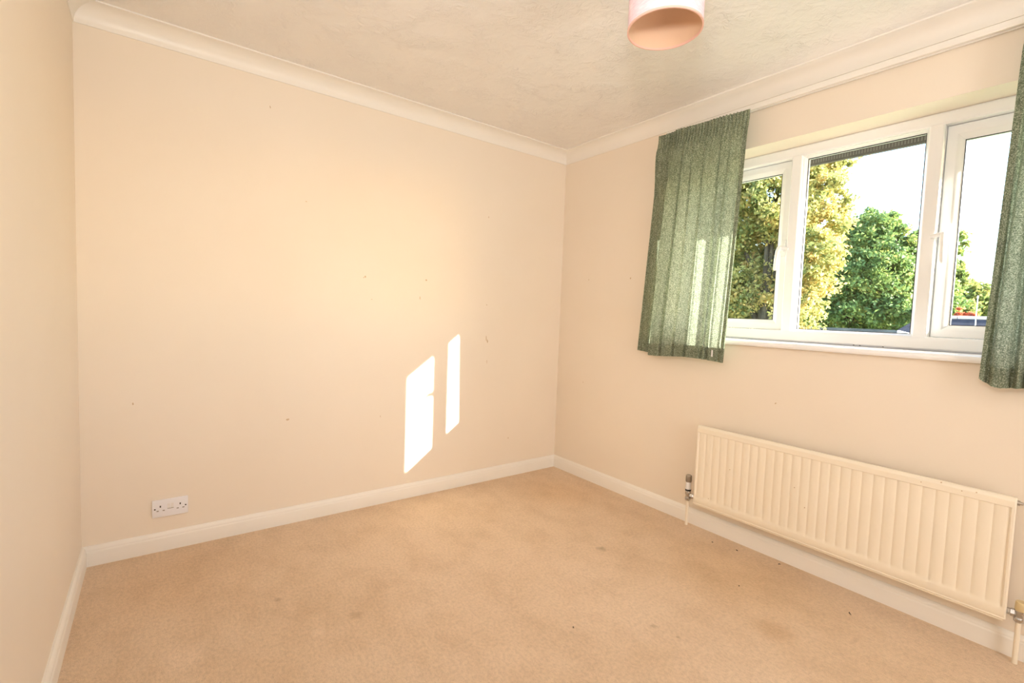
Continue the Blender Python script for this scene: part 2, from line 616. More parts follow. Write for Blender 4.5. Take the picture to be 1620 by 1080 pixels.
# fixed centre light: bevelled bead, gasket, pane
ofx = (-2.118, -1.618, 1.147, 2.041)
ifx = (-2.1045, -1.632, 1.1568, 2.030)
MB().frame(ofx, ifx, [(0, 0.205), (0, 0.163), (0.25, 0.163), (1, 0.181), (1, 0.205)]).build('glazing_bead', PVC, win, auto=20)
MB().frame(ifx, (-2.1015, -1.635, 1.1595, 2.0265), [(0, 0.1815), (0, 0.1865), (1, 0.1865), (1, 0.1815)]).build('gasket', GASKET, win)
MB().box(0.1866, 0.1896, -2.112, -1.624, 1.145, 2.040).build('glass_pane', GLASS, win)


def casement(ya, yb, gy0, gy1, gz1, hy, side):
    """side = direction (in y) from the handle's pivot towards the mullion it latches on"""
    o = (ya, yb, 1.148, 2.040)
    i = (gy0, gy1, 1.2005, gz1)
    s = MB().frame(o, i, [(0, 0.232), (0, 0.188), (0.03, 0.184), (0.07, 0.183), (0.60, 0.183), (0.66, 0.1845), (1, 0.2015), (1, 0.232)]).build(
        'casement_sash', PVC, win, auto=20)
    MB().frame(i, (gy0 + 0.003, gy1 - 0.003, 1.2035, gz1 - 0.003), [(0, 0.2018), (0, 0.2065), (1, 0.2065), (1, 0.2018)]).build('gasket', GASKET, s)
    MB().box(0.2066, 0.2096, gy0 - 0.008, gy1 + 0.008, 1.192, gz1 + 0.008).build('glass_pane', GLASS, s)
    h = MB()
    h.box(0.174, 0.1835, hy - 0.012, hy + 0.012, 1.540, 1.628, 0.003)                       # back plate
    h.lathe((0.176, hy, 1.578), (-1, 0, 0), [(0, 0.0140), (0.041, 0.0130), (0.047, 0.0110), (0.050, 0.004)], 16)
    h.tube([(0.141, hy, 1.581), (0.139, hy + side * 0.020, 1.579), (0.139, hy + side * 0.042, 1.572)], [0.0105, 0.0105, 0.007], 10)  # cockspur nose
    h.tube([(0.132, hy, 1.580), (0.120, hy - side * 0.002, 1.562), (0.113, hy - side * 0.004, 1.520), (0.111, hy - side * 0.006, 1.466), (0.113, hy - side * 0.006, 1.460)],
           [0.0115, 0.0100, 0.0090, 0.0088, 0.005], 10)
    h.build('window_handle', PVC, s, auto=40)
    MB().lathe((0.1265, hy, 1.582), (-1, 0, 0), [(0, 0.003), (0.0018, 0.003)], 10).build('handle_screw', DARKHOLE, s)


casement(-1.568, OY1 - 0.049, -1.500, -1.095, 1.985, -1.540, -1)
casement(OY0 + 0.049, -2.171, -2.642, -2.2275, 1.976, -2.197, 1)

# sill board with a rounded nose, and the thin sealant line on it
sp_ = [(0.235, 1.0585), (-0.022, 1.0585), (-0.028, 1.0610), (-0.0315, 1.0665), (-0.0325, 1.0725), (-0.0310, 1.0790), (-0.0265, 1.0840), (-0.020, 1.0862), (0.235, 1.0892)]
sl = MB()
sl.prism(sp_, lambda x, z: (x, OY0 - (0.045 if x < 0 else -0.0005), z), lambda x, z: (x, OY1 + (0.045 if x < 0 else -0.0005), z))
sl.build('window_sill', PVC, win, auto=30)
MB().box(0.1425, 0.1480, OY0 + 0.01, OY1 - 0.01, 1.0880, 1.0915).build('sealant_line', GREYGAP, win)
for y in (-2.02, -1.93, -1.905):
    MB().lathe((0.1442, y, 1.091), (-1, 0, 0), [(0, 0.004), (0.0012, 0.0025)], 9).build('dirt_speck', DARKHOLE, win)

# ------------------------------------------------------------------ curtain rail
rail = tag(empty('curtain_rail', (-0.03, -1.87, 2.285)), 'slim white curtain rail fixed along the bottom edge of the coving above the window', 'curtain rail')
rb = MB()
rb.prism([(-0.004, 2.276), (-0.0045, 2.301), (-0.0085, 2.303), (-0.0365, 2.303), (-0.0405, 2.301), (-0.0415, 2.277), (-0.040, 2.275), (-0.034, 2.275), (-0.034, 2.281), (-0.012, 2.281), (-0.012, 2.275)],
         lambda x, z: (x, -3.02, z), lambda x, z: (x, -0.93, z))
rb.build('rail_track', WHITE, rail, auto=30)
for y in (-3.022, -0.928):
    MB().box(-0.043, -0.003, y - 0.004, y + 0.004, 2.273, 2.304, 0.002).build('end_stop', WHITE, rail)

# ------------------------------------------------------------------ curtains
def curtain(name, label, yt, yb, zt, zb, creases, seed, stack, corner=0.0):
    """yt/yb: (+y edge, -y edge) at the heading and at the hem; the folds run all the way down"""
    root = tag(empty(name, ((-0.07), (yt[0] + yt[1]) / 2, zb)), label, 'curtain', 'green tweed curtains at the window')
    rnd = random.Random(seed)
    ns, nz = 420, 56
    ph = [rnd.random() * 6.28 for _ in range(6)]
    HEAD = 0.074

    def point(s, t, off=0.0):
        # s: 0 = +y edge .. 1 = -y edge ; t: 0 = hem .. 1 = top
        z_top = zt[0] + (zt[1] - zt[0]) * s
        z_bot = zb + 0.010 * math.sin(2 * PI * 1.2 * s + ph[0]) * (0.6 if stack else 1.0)
        if stack and s < 0.24:
            z_bot += 0.012
        if corner > 0:
            q = max(0.0, 1 - (1 - s if corner == 2 else s) / 0.10)
            z_bot += 0.035 * q * q
        z = z_bot + (z_top - z_bot) * t
        below = max(0.0, (z_top - HEAD - z))
        grow = min(1.0, below / 0.30)
        grow = grow * grow * (3 - 2 * grow)
        fall = min(1.0, below / 1.2)
        # broad soft swells between narrow creases that fall from the heading
        x = (-0.092 if stack else -0.080) - (0.006 if stack else 0.010) * (0.4 + 0.6 * grow) * math.sin(2 * PI * 2.3 * s + ph[1] + 0.6 * fall)
        for sk_, dk, wk in creases:
            c_ = sk_ + 0.012 * math.sin(3.0 * fall + 40 * sk_)
            q_ = (s - c_) / (wk * (0.75 + 0.5 * fall))
            x += 1.35 * dk * (0.35 + 0.65 * grow) * math.exp(-q_ * q_)
            x -= 0.35 * dk * (0.3 + 0.7 * grow) * math.exp(-((q_ - 2.0) ** 2) * 0.7)
        y0 = yb[0] + (yt[0] - yb[0]) * t
        y1 = yb[1] + (yt[1] - yb[1]) * t
        y = y0 + (y1 - y0) * s
        if stack:
            # the leading stack of cloth at the wall end sits back behind a deep step
            x += 0.040 / (1 + math.exp((s - 0.222) / 0.006)) * (0.35 + 0.65 * grow)
            y += 0.024 * grow * math.exp(-((s - 0.240) / 0.016) ** 2)
        # pencil pleats in the heading
        hb = max(0.0, 1 - below / 0.05) if below > 0 else 1.0
        x += hb * 0.0135 * (1 - abs(math.sin(PI * 30 * s + 0.8 * math.sin(7 * s + ph[5]))) ** 0.5)
        x += 0.005 * math.exp(-((below - 0.0) / 0.010) ** 2)
        if below <= 0:
            q = (z_top - z) / HEAD
            x += 0.003 * math.sin(PI * q)
            z += 0.0022 * math.sin(2 * PI * 31 * s) * (1 - q)
        x = min(x, -0.0465 + 0.003 * math.sin(90 * s))
        return (x - off, y, z)

    def grid(t0, t1, rows, s0=0.0, s1=1.0, cols=ns, off=0.0):
        v = [point(s0 + (s1 - s0) * i / cols, t0 + (t1 - t0) * j / rows, off) for j in range(rows + 1) for i in range(cols + 1)]
        f = [(j * (cols + 1) + i, j * (cols + 1) + i + 1, (j + 1) * (cols + 1) + i + 1, (j + 1) * (cols + 1) + i) for j in range(rows) for i in range(cols)]
        return v, f
    tot = zt[0] - zb
    th_ = 1 - HEAD / tot
    mesh_obj('drape', *grid(0, th_, nz), CURTAIN, root, smooth=True)
    mesh_obj('pleated_heading', *grid(th_, 1, 8, cols=900), CURTAIN, root, smooth=True)
    mesh_obj('hem', *grid(0.001, 0.072 / tot, 4, off=-0.0022), LINING, root, smooth=True)
    mesh_obj('side_hem', *grid(0.001, th_, nz, 0.965, 1.0, 12, off=-0.0022), LINING, root, smooth=True)
    mesh_obj('side_hem', *grid(0.001, th_, nz, 0.0, 0.035, 12, off=-0.0022), LINING, root, smooth=True)
    return root


cl = curtain('curtain', 'short green tweed curtain hanging left of the window beside the far corner',
             (-0.886, -1.450), (-0.792, -1.392), (2.281, 2.265), 0.966,
             [(0.075, 0.016, 0.018), (0.15, 0.012, 0.014), (0.34, 0.013, 0.011), (0.46, 0.009, 0.010), (0.60, 0.013, 0.011), (0.765, 0.012, 0.010), (0.84, 0.011, 0.010), (0.94, 0.005, 0.010)],
             11, True)
# a white loose thread / label caught on the hem
lab = [point_ for point_ in [(-0.112, -1.339, 1.020), (-0.112, -1.345, 1.018), (-0.112, -1.342, 0.998), (-0.112, -1.336, 0.999)]]
MB().box(-0.1135, -0.1115, -1.345, -1.337, 0.990, 1.026, 0.0005).build('care_label', VWHITE, cl)
curtain('curtain', 'short green tweed curtain hanging right of the window, cut off by the frame edge',
        (-2.412, -2.985), (-2.378, -3.03), (2.272, 2.262), 0.978,
        [(0.045, 0.014, 0.010), (0.115, 0.020, 0.012), (0.185, 0.022, 0.012), (0.27, 0.016, 0.014), (0.38, 0.018, 0.014), (0.50, 0.020, 0.014), (0.63, 0.018, 0.014), (0.77, 0.020, 0.014), (0.90, 0.014, 0.012)],
        23, False, 1)

# ------------------------------------------------------------------ radiator
rad = tag(empty('radiator', (-0.06, -1.88, 0.0)), 'long cream panel radiator with vertical flutes under the window', 'radiator')
RY0, RY1, RZ0, RZ1 = -2.504, -1.257, 0.150, 0.596
XF, XB = -0.0755, -0.046
NF = 30
b0 = 0.016
pitch = (RY1 - RY0 - 2 * b0) / NF
ys = [RY0, RY0 + 0.004, RY0 + 0.010, RY0 + b0]
for k in range(NF):
    for q in (0.10, 0.26, 0.5, 0.74, 0.90, 1.0):
        ys.append(RY0 + b0 + (k + q) * pitch)
ys += [RY1 - 0.010, RY1 - 0.004, RY1]
zs = [RZ0, RZ0 + 0.003, RZ0 + 0.007, 0.163, 0.186, 0.190, 0.194, 0.200, 0.207, 0.3, 0.4, 0.5, 0.540, 0.548, 0.553, 0.5585, 0.5600, 0.5605, 0.5800, 0.5835, 0.5850, 0.5915, RZ1 - 0.002, RZ1]


def rx(y, z):
    e = min(y - RY0, RY1 - y, z - RZ0, RZ1 - z)
    base = XF
    if e < 0.004:
        base = XF + 0.004 * (1 - e / 0.004)
    if RZ0 + 0.002 < z < 0.160 and e >= 0.002:
        base = XF + 0.0025 * (1 - abs(z - 0.157) / 0.006 if abs(z - 0.157) < 0.006 else 0)
    if z > 0.5835:
        base += 0.0060 * (z - 0.5835) / 0.0125
    u = (y - RY0 - b0) / pitch
    if 0 <= u <= NF and 0.186 < z < 0.5605:
        fr = u - math.floor(u)
        d = min(fr, 1 - fr) * pitch
        groove = max(0.0, 1 - d / 0.0085)
        groove = groove * groove * (3 - 2 * groove)
        # scalloped ends: the grooves run in higher at the bottom
        ve = min(1.0, max(0.0, (z - 0.187) / 0.014)) * min(1.0, max(0.0, (0.5602 - z) / 0.0016))
        base += 0.0030 * ve + 0.0031 * groove * ve
    return base


v = [(rx(y, z), y, z) for z in zs for y in ys]
ny = len(ys)
f = [(j * ny + i, j * ny + i + 1, (j + 1) * ny + i + 1, (j + 1) * ny + i) for j in range(len(zs) - 1) for i in range(ny - 1)]
k = len(v)
v += [(XB, RY0 + 0.002, RZ0 + 0.002), (XB, RY1 - 0.002, RZ0 + 0.002), (XB, RY1 - 0.002, RZ1 - 0.002), (XB, RY0 + 0.002, RZ1 - 0.002)]
bot = list(range(ny))
top = list(range((len(zs) - 1) * ny, len(zs) * ny))
lef = [j * ny for j in range(len(zs))]
rig = [j * ny + ny - 1 for j in range(len(zs))]
f += [tuple(bot[::-1] + [k, k + 1]), tuple(top + [k + 2, k + 3]), tuple(lef + [k + 3, k]), tuple(rig[::-1] + [k + 1, k + 2]), (k, k + 3, k + 2, k + 1)]
mesh_obj('radiator_panel', v, f, RAD, rad, auto=30)
MB().box(-0.070, -0.052, RY0 + 0.006, RY1 - 0.006, 0.1425, 0.1515, 0.002).build('lower_seam', RAD, rad)
for y in (-1.45, -2.31):
    bk = MB()
    bk.box(-0.046, -0.002, y - 0.016, y + 0.016, 0.20, 0.215)
    bk.box(-0.046, -0.002, y - 0.016, y + 0.016, 0.53, 0.545)
    bk.box(-0.005, -0.001, y - 0.016, y + 0.016, 0.19, 0.56)
    bk.build('wall_bracket', RAD, rad)
rcx = random.Random(9)
for y, z in [(-1.35, 0.205), (-1.78, 0.405), (-1.83, 0.325), (-2.36, 0.578), (-2.40, 0.585), (-2.30, 0.592), (-2.24, 0.575), (-1.46, 0.40)]:
    MB().lathe((XF + 0.0004, y, z), (-1, 0, 0), [(0, 0.0026), (0.0008, 0.0018)], 7).build('enamel_chip', CHIP, rad)
bv = MB()
bv.lathe((-0.058, RY0 + 0.002, 0.578), (0, -1, 0), [(0, 0.009), (0.008, 0.009), (0.009, 0.006), (0.016, 0.005), (0.017, 0.0035)], 8)
bv.build('bleed_valve', STEEL, rad, auto=30)

VX = -0.050
vl = MB()
vy = -1.2085
vl.lathe((VX, vy, 0.144), (0, 0, 1), [(0, 0.0115), (0.004, 0.0145), (0.016, 0.0150), (0.020, 0.0120), (0.030, 0.0125), (0.034, 0.0150), (0.052, 0.0155), (0.058, 0.0130)], 16)
vl.tube([(VX, vy, 0.176), (VX, vy - 0.020, 0.176)], [0.0095, 0.0095], 12)
vl.lathe((VX, vy - 0.018, 0.176), (0, -1, 0), [(0, 0.013), (0.003, 0.0145), (0.015, 0.0145), (0.018, 0.012), (0.031, 0.011)], 6)
valve = vl.build('radiator_valve', CHROME, rad, auto=35)
MB().lathe((VX, vy, 0.2005), (0, 0, 1), [(0, 0.0145), (0.001, 0.0165), (0.009, 0.0165), (0.010, 0.0145)], 20).build('valve_ring', BLACK, valve, auto=35)
MB().lathe((VX, vy, 0.210), (0, 0, 1), [(0, 0.0155), (0.002, 0.0162), (0.040, 0.0150), (0.044, 0.0140)], 20).build('valve_collar', VWHITE, valve, auto=35)
hd = MB()
hd.lathe((VX, vy, 0.252), (0, 0, 1), [(0, 0.0150), (0.003, 0.0162), (0.036, 0.0155), (0.040, 0.0140), (0.0415, 0.0100)], 20)
for k in range(14):
    a = 2 * PI * k / 14
    hd.tube([(VX + 0.0158 * math.cos(a), vy + 0.0158 * math.sin(a), 0.257), (VX + 0.0154 * math.cos(a), vy + 0.0154 * math.sin(a), 0.286)], 0.0014, 5)
hd.build('valve_head', STEEL, valve, auto=35)
pl = MB()
pl.tube([(VX, vy, 0.0), (VX, vy, 0.146)], 0.0078, 14)
pl.build('supply_pipe', RAD, rad, auto=40)

ly = -2.5345
lv = MB()
lv.lathe((VX, ly, 0.152), (0, 0, 1), [(0, 0.0110), (0.003, 0.0140), (0.014, 0.0145), (0.018, 0.0115), (0.034, 0.0115), (0.038, 0.0135), (0.046, 0.0130)], 16)
lv.tube([(VX, ly, 0.180), (VX, ly + 0.012, 0.180)], [0.0095, 0.0095], 12)
lock = lv.build('lockshield_valve', CHROME, rad, auto=35)
MB().lathe((VX, ly + 0.009, 0.180), (0, 1, 0), [(0, 0.012), (0.002, 0.0142), (0.012, 0.0142), (0.015, 0.012), (0.024, 0.011)], 6).build('union_nut', CHROME, lock, auto=20)
MB().lathe((VX, ly - 0.004, 0.196), (0, 0, 1), [(0, 0.0165), (0.003, 0.0178), (0.028, 0.0165), (0.032, 0.0150)], 20).build('lockshield_cap', CREAMCAP, lock, auto=35)
MB().tube([(VX, ly, 0.0), (VX, ly, 0.154)], 0.0078, 14).build('return_pipe', RAD, rad, auto=40)

# ------------------------------------------------------------------ double socket
so = tag(empty('wall_socket', (-2.459, 0, 0.2035)), 'white double wall socket with two switches low on the back wall', 'socket')
SX0, SX1, SZ0, SZ1 = -2.529, -2.389, 0.1625, 0.2450
MB().box(SX0, SX1, -0.0095, 0.0, SZ0, SZ1, 0.0025).build('faceplate', SOCK, so, auto=30)
sx = lambda q: SX0 + q * (SX1 - SX0)
for q in (0.075, 0.930):
    MB().lathe((sx(q), -0.0095, 0.2035), (0, -1, 0), [(-0.001, 0.0036), (0.0006, 0.0034)], 12).build('screw', DARKHOLE, so)
for q in (0.225, 0.775):
    MB().box(sx(q) - 0.0025, sx(q) + 0.0025, -0.0100, -0.0090, 0.2095, 0.2185).build('earth_slot', DARKHOLE, so)
for q in (0.150, 0.315, 0.705, 0.865):
    MB().box(sx(q) - 0.0042, sx(q) + 0.0042, -0.0100, -0.0090, 0.1915, 0.1960).build('pin_slot', GREYSLOT, so)
for q in (0.455, 0.553):
    sw = MB()
    sw.prism([(-0.0090, 0.200), (-0.0132, 0.2035), (-0.0105, 0.2145), (-0.0100, 0.2225), (-0.0090, 0.2225)],
             lambda y, z: (sx(q) - 0.0052, y, z), lambda y, z: (sx(q) + 0.0052, y, z))
    sw.build('switch_rocker', SWITCHW, so)
MB().box(sx(0.42), sx(0.59), -0.0099, -0.0090, 0.1985, 0.2005).build('switch_gap', GREYSLOT, so)

# ------------------------------------------------------------------ pendant lamp
LX, LY, LZ = -1.207, -1.757, 2.100
lamp = tag(empty('pendant_lamp', (LX, LY, H)), 'pink drum lampshade hanging from the ceiling, cut off by the top edge', 'lamp')
RO, SH = 0.1150, 0.215


def cyl_wall(r0, r1, z0, z1, n=64):
    v, f = [], []
    for k in range(n):
        a = 2 * PI * k / n
        for r, z in ((r0, z0), (r1, z0), (r1, z1), (r0, z1)):
            v.append((LX + r * math.cos(a), LY + r * math.sin(a), z))
    for k in range(n):
        a, b = 4 * k, 4 * ((k + 1) % n)
        for i in range(4):
            f.append((a + i, a + (i + 1) % 4, b + (i + 1) % 4, b + i))
    return v, f


mesh_obj('lamp_shade', *cyl_wall(RO - 0.0010, RO, LZ, LZ + SH), SHADE, lamp, auto=40)
mesh_obj('shade_lining', *cyl_wall(RO - 0.0022, RO - 0.0012, LZ + 0.001, LZ + SH - 0.001), SHADEIN, lamp, auto=40)
for z in (LZ - 0.001, LZ + SH - 0.005):
    mesh_obj('shade_rim', *cyl_wall(RO - 0.0030, RO + 0.0012, z, z + 0.006), SHADERIM, lamp, auto=40)
ring = MB()
for k in range(3):
    a = 2 * PI * k / 3 + 0.4
    ring.tube([(LX + 0.021 * math.cos(a), LY + 0.021 * math.sin(a), LZ + SH - 0.030), (LX + 0.112 * math.cos(a), LY + 0.112 * math.sin(a), LZ + SH - 0.004)], 0.0018, 6)
ring.build('shade_carrier', VWHITE, lamp)
MB().lathe((LX, LY, LZ + SH - 0.045), (0, 0, 1), [(0, 0.018), (0.002, 0.0195), (0.026, 0.0195), (0.032, 0.014), (0.050, 0.006)], 20).build('lamp_holder', VWHITE, lamp, auto=35)
MB().lathe((LX, LY, LZ + SH - 0.045), (0, 0, -1), [(0, 0.013), (0.020, 0.015), (0.035, 0.026), (0.052, 0.030), (0.068, 0.026), (0.080, 0.013), (0.083, 0.003)], 20).build('light_bulb', SWITCHW, lamp, smooth=True)
MB().tube([(LX, LY, LZ + SH), (LX, LY, H - 0.02)], 0.0032, 8).build('cord', VWHITE, lamp)
MB().lathe((LX, LY, H), (0, 0, -1), [(0, 0.040), (0.012, 0.039), (0.020, 0.030), (0.024, 0.010)], 28).build('ceiling_rose', VWHITE, lamp, auto=35)

# ------------------------------------------------------------------ outside: eave over the window
EAVE = mat('dark_brown_eave', (0.105, 0.098, 0.088, 1), 0.6)
ne = noise(EAVE, 14, 4)
ce_ = ramp(EAVE, ne.outputs['Fac'], [(0.3, (0.085, 0.080, 0.072, 1)), (0.7, (0.13, 0.12, 0.11, 1))])
lk(EAVE, ce_.outputs[0], pr(EAVE).inputs['Base Color'])
EAVE2 = mat('grey_vent_strip', (0.22, 0.21, 0.20, 1), 0.6)
SLATE = mat('dark_slate', (0.045, 0.047, 0.06, 1), 0.85, 0, 0.1)
ns_ = noise(SLATE, 6, 4)
cs_ = ramp(SLATE, ns_.outputs['Fac'], [(0.3, (0.036, 0.038, 0.050, 1)), (0.7, (0.060, 0.062, 0.078, 1))])
lk(SLATE, cs_.outputs[0], pr(SLATE).inputs['Base Color'])
eave = tag(empty('roof_eave', (0.4, -1.87, 2.12)), 'dark roof eave with a vented soffit seen through the top of the window', 'roof eave')
XE = 0.518
MB().box(T, XE - 0.02, -4.6, 1.0, 2.135, 2.147).build('soffit_board', EAVE, eave)
MB().box(XE - 0.02, XE, -4.6, 1.0, 2.086, 2.25).build('fascia_board', EAVE, eave)
MB().box(XE - 0.030, XE - 0.02, -4.6, 1.0, 2.122, 2.1355).build('soffit_bead', EAVE2, eave)
vs = MB()
y = -3.0
while y < -0.7:
    vs.box(XE - 0.0212, XE - 0.0198, y, y + 0.006, 2.098, 2.117)
    y += 0.013
o = vs.build('vent_slots', EAVE2, eave)
o['kind'] = 'stuff'
rs = MB()
rs.prism([(XE + 0.03, 2.235), (XE + 0.03, 2.262), (-1.45, 3.45), (-1.45, 3.41)], lambda x, z: (x, -4.6, z), lambda x, z: (x, 1.0, z))
rs.build('roof_slope', SLATE, eave)

# ------------------------------------------------------------------ outside: garden
G = -2.6
GRASS = mat('garden_grass', (0.10, 0.16, 0.05, 1), 0.95)
ng = noise(GRASS, 0.9, 5)
cg = ramp(GRASS, ng.outputs['Fac'], [(0.3, (0.06, 0.11, 0.03, 1)), (0.7, (0.16, 0.20, 0.07, 1))])
lk(GRASS, cg.outputs[0], pr(GRASS).inputs['Base Color'])
gr = MB()
gr.box(T + 0.001, 160, -60, 140, G - 0.2, G)
struct(gr.build('ground', GRASS))
BRICKW = mat('pale_render', (0.62, 0.56, 0.50, 1), 0.8)
nbk = noise(BRICKW, 5, 3)
cbk = ramp(BRICKW, nbk.outputs['Fac'], [(0.3, (0.58, 0.52, 0.46, 1)), (0.7, (0.66, 0.60, 0.54, 1))])
lk(BRICKW, cbk.outputs[0], pr(BRICKW).inputs['Base Color'])
struct(MB().box(0.0, T, -4.5, 0.9, G, -0.13).build('wall_lower', BRICKW))


def at(az, el, d):
    """a real point outside at horizontal distance d from the room's viewpoint"""
    a, e = math.radians(az), math.radians(el)
    return Vector((CAM.x + d * math.cos(a), CAM.y + d * math.sin(a), CAM.z + d * math.tan(e)))


def leafmat(name, stops, transl=0.45):
    m = bpy.data.materials.new(name)
    m.use_nodes = True
    p = pr(m)
    p.inputs['Roughness'].default_value = 0.55
    p.inputs['Specular IOR Level'].default_value = 0.3
    a = nd(m, 'ShaderNodeAttribute', attribute_name='leaf_tint')
    c = ramp(m, a.outputs['Fac'], stops)
    lk(m, c.outputs[0], p.inputs['Base Color'])
    tr = nd(m, 'ShaderNodeBsdfTranslucent')
    lk(m, c.outputs[0], tr.inputs['Color'])
    mx = nd(m, 'ShaderNodeMixShader')
    mx.inputs[0].default_value = transl
    lk(m, p.outputs[0], mx.inputs[1])
    lk(m, tr.outputs[0], mx.inputs[2])
    lk(m, mx.outputs[0], m.node_tree.nodes['Material Output'].inputs['Surface'])
    return m


YEL = leafmat('yellow_autumn_leaves', [(0.0, (0.13, 0.19, 0.07, 1)), (0.35, (0.34, 0.37, 0.13, 1)), (0.7, (0.62, 0.52, 0.19, 1)), (1.0, (0.72, 0.47, 0.20, 1))], 0.5)
GRN = leafmat('green_oak_leaves', [(0.0, (0.09, 0.17, 0.065, 1)), (0.5, (0.19, 0.29, 0.09, 1)), (0.85, (0.36, 0.42, 0.12, 1)), (1.0, (0.55, 0.40, 0.10, 1))], 0.4)
MID = leafmat('mixed_green_leaves', [(0.0, (0.14, 0.22, 0.07, 1)), (0.5, (0.28, 0.36, 0.11, 1)), (1.0, (0.55, 0.45, 0.14, 1))], 0.45)
RED = leafmat('red_shrub_leaves', [(0.0, (0.45, 0.10, 0.04, 1)), (1.0, (0.75, 0.22, 0.10, 1))], 0.45)
BARK = mat('tree_bark', (0.07, 0.055, 0.04, 1), 0.9)
nbr = noise(BARK, 8, 4)
cbr = ramp(BARK, nbr.outputs['Fac'], [(0.3, (0.045, 0.035, 0.028, 1)), (0.7, (0.11, 0.09, 0.07, 1))])
lk(BARK, cbr.outputs[0], pr(BARK).inputs['Base Color'])


def tree(name, label, base, blobs, leaf, nleaf, m, trunk_r, seed, group=None, bias=0.0, cat='tree'):
    """blobs: ellipsoids (centre, radii) the crown is clumped over; the trunk and boughs reach into them"""
    rng = np.random.default_rng(seed)
    root = tag(empty(name, base), label, cat, group)
    C = np.array([b[0] for b in blobs], float)
    R = np.array([b[1] for b in blobs], float)
    vol = R.prod(1) ** 0.72
    ncl = max(20, nleaf // 70)
    pick = rng.choice(len(blobs), ncl, p=vol / vol.sum())
    d = rng.normal(size=(ncl, 3))
    d /= np.linalg.norm(d, axis=1)[:, None]
    rad = rng.uniform(0.45, 1.0, ncl) ** 0.5
    cen = C[pick] + d * R[pick] * rad[:, None]
    csz = R[pick].mean(1) * rng.uniform(0.13, 0.26, ncl)
    ctint = rng.uniform(0, 1, ncl)
    per = rng.integers(0, ncl, nleaf)
    q = rng.normal(size=(nleaf, 3)) * 0.6
    pos = cen[per] + q * csz[per][:, None] * np.array([1, 1, 0.75])
    nrm = rng.normal(size=(nleaf, 3)) + np.array([0, 0, 0.5]) + 0.5 * d[per]
    nrm /= np.linalg.norm(nrm, axis=1)[:, None]
    a = np.cross(nrm, rng.normal(size=(nleaf, 3)))
    a /= np.linalg.norm(a, axis=1)[:, None]
    b = np.cross(nrm, a)
    ls = leaf * rng.uniform(0.6, 1.25, nleaf)[:, None]
    # a leaf: pointed, folded a little along its rib
    p0 = pos - a * ls
    p1 = pos + b * ls * 0.55 + nrm * ls * 0.18
    p2 = pos + a * ls
    p3 = pos - b * ls * 0.55 + nrm * ls * 0.18
    V = np.stack([p0, p1, p2, p3], 1).reshape(-1, 3) - np.array(base)
    me = bpy.data.meshes.new('foliage')
    me.vertices.add(len(V))
    me.vertices.foreach_set('co', V.ravel())
    F = np.arange(nleaf * 4).reshape(-1, 4)
    T3 = np.concatenate([F[:, [0, 1, 2]], F[:, [0, 2, 3]]])
    me.loops.add(T3.size)
    me.loops.foreach_set('vertex_index', T3.ravel())
    me.polygons.add(len(T3))
    me.polygons.foreach_set('loop_start', np.arange(len(T3)) * 3)
    me.polygons.foreach_set('loop_total', np.full(len(T3), 3))
    at_ = me.attributes.new('leaf_tint', 'FLOAT', 'POINT')
    tint = np.clip(0.55 * ctint[per] + 0.45 * rng.uniform(0, 1, nleaf) + bias, 0, 1)
    at_.data.foreach_set('value', np.repeat(tint, 4))
    me.materials.append(m)
    me.update()
    me.validate()
    o = bpy.data.objects.new('foliage', me)
    COL.objects.link(o)
    o.parent = root
    o['kind'] = 'stuff'
    if trunk_r > 0:
        rr = random.Random(seed)
        b0_ = Vector(base)
        topc = Vector(C[np.argmax(C[:, 2])])
        midp = b0_.lerp(topc, 0.55) + Vector((rr.uniform(-.2, .2), rr.uniform(-.2, .2), 0))
        t_ = MB().tube([b0_, b0_ + Vector((0, 0, 0.4)), b0_.lerp(midp, 0.5), midp, topc], [trunk_r * 1.4, trunk_r, trunk_r * 0.85, trunk_r * 0.6, trunk_r * 0.15], 10)
        trunk = t_.build('trunk', BARK, root, smooth=True)
        for bl in blobs:
            e = Vector(bl[0])
            s_ = b0_.lerp(midp, rr.uniform(0.55, 1.0)) if e.z > midp.z else b0_.lerp(midp, rr.uniform(0.35, 0.6))
            m_ = s_.lerp(e, 0.5) + Vector((0, 0, 0.15 * (e - s_).length))
            MB().tube([s_, m_, e + Vector((rr.uniform(-.3, .3) * bl[1][0], rr.uniform(-.3, .3) * bl[1][1], 0.5 * bl[1][2]))],
                      [trunk_r * 0.42, trunk_r * 0.28, trunk_r * 0.05], 7).build('branch', BARK, root, smooth=True)
    return root


def blob(az, el, d, rw, rh):
    return (tuple(at(az, el, d)), (rw, rw, rh))


def gp(az, d):
    p = at(az, 0, d)
    return (p.x, p.y, G)


# the yellow tree fills the left light and the left of the centre light
tree('autumn_tree', 'tall tree with yellow autumn leaves seen through the left of the window', gp(25.8, 12.5),
     [blob(22.6, 3.2, 12.3, 0.62, 0.95), blob(21.4, 6.6, 12.0, 0.50, 0.65), blob(22.0, 9.5, 12.5, 0.70, 0.75), blob(21.2, 12.6, 12.3, 0.55, 0.60),
      blob(23.0, 14.6, 12.8, 0.75, 0.6), blob(26.0, 12.2, 12.2, 0.85, 0.75), blob(27.5, 8.4, 13.2, 0.80, 0.55), blob(28.6, 3.4, 12.9, 0.85, 1.0),
      blob(25.0, 5.5, 13.6, 0.55, 0.8), blob(30.5, 12.0, 12.6, 0.95, 1.3), blob(26.5, 2.4, 13.4, 0.9, 0.7), blob(24.6, 9.6, 13.2, 0.7, 0.6), blob(27.0, 5.6, 13.0, 0.6, 0.5), blob(20.3, 15.0, 12.6, 0.30, 0.16), blob(25, 17.5, 12.6, 1.5, 0.7)],
     0.050, 90000, YEL, 0.16, 3)
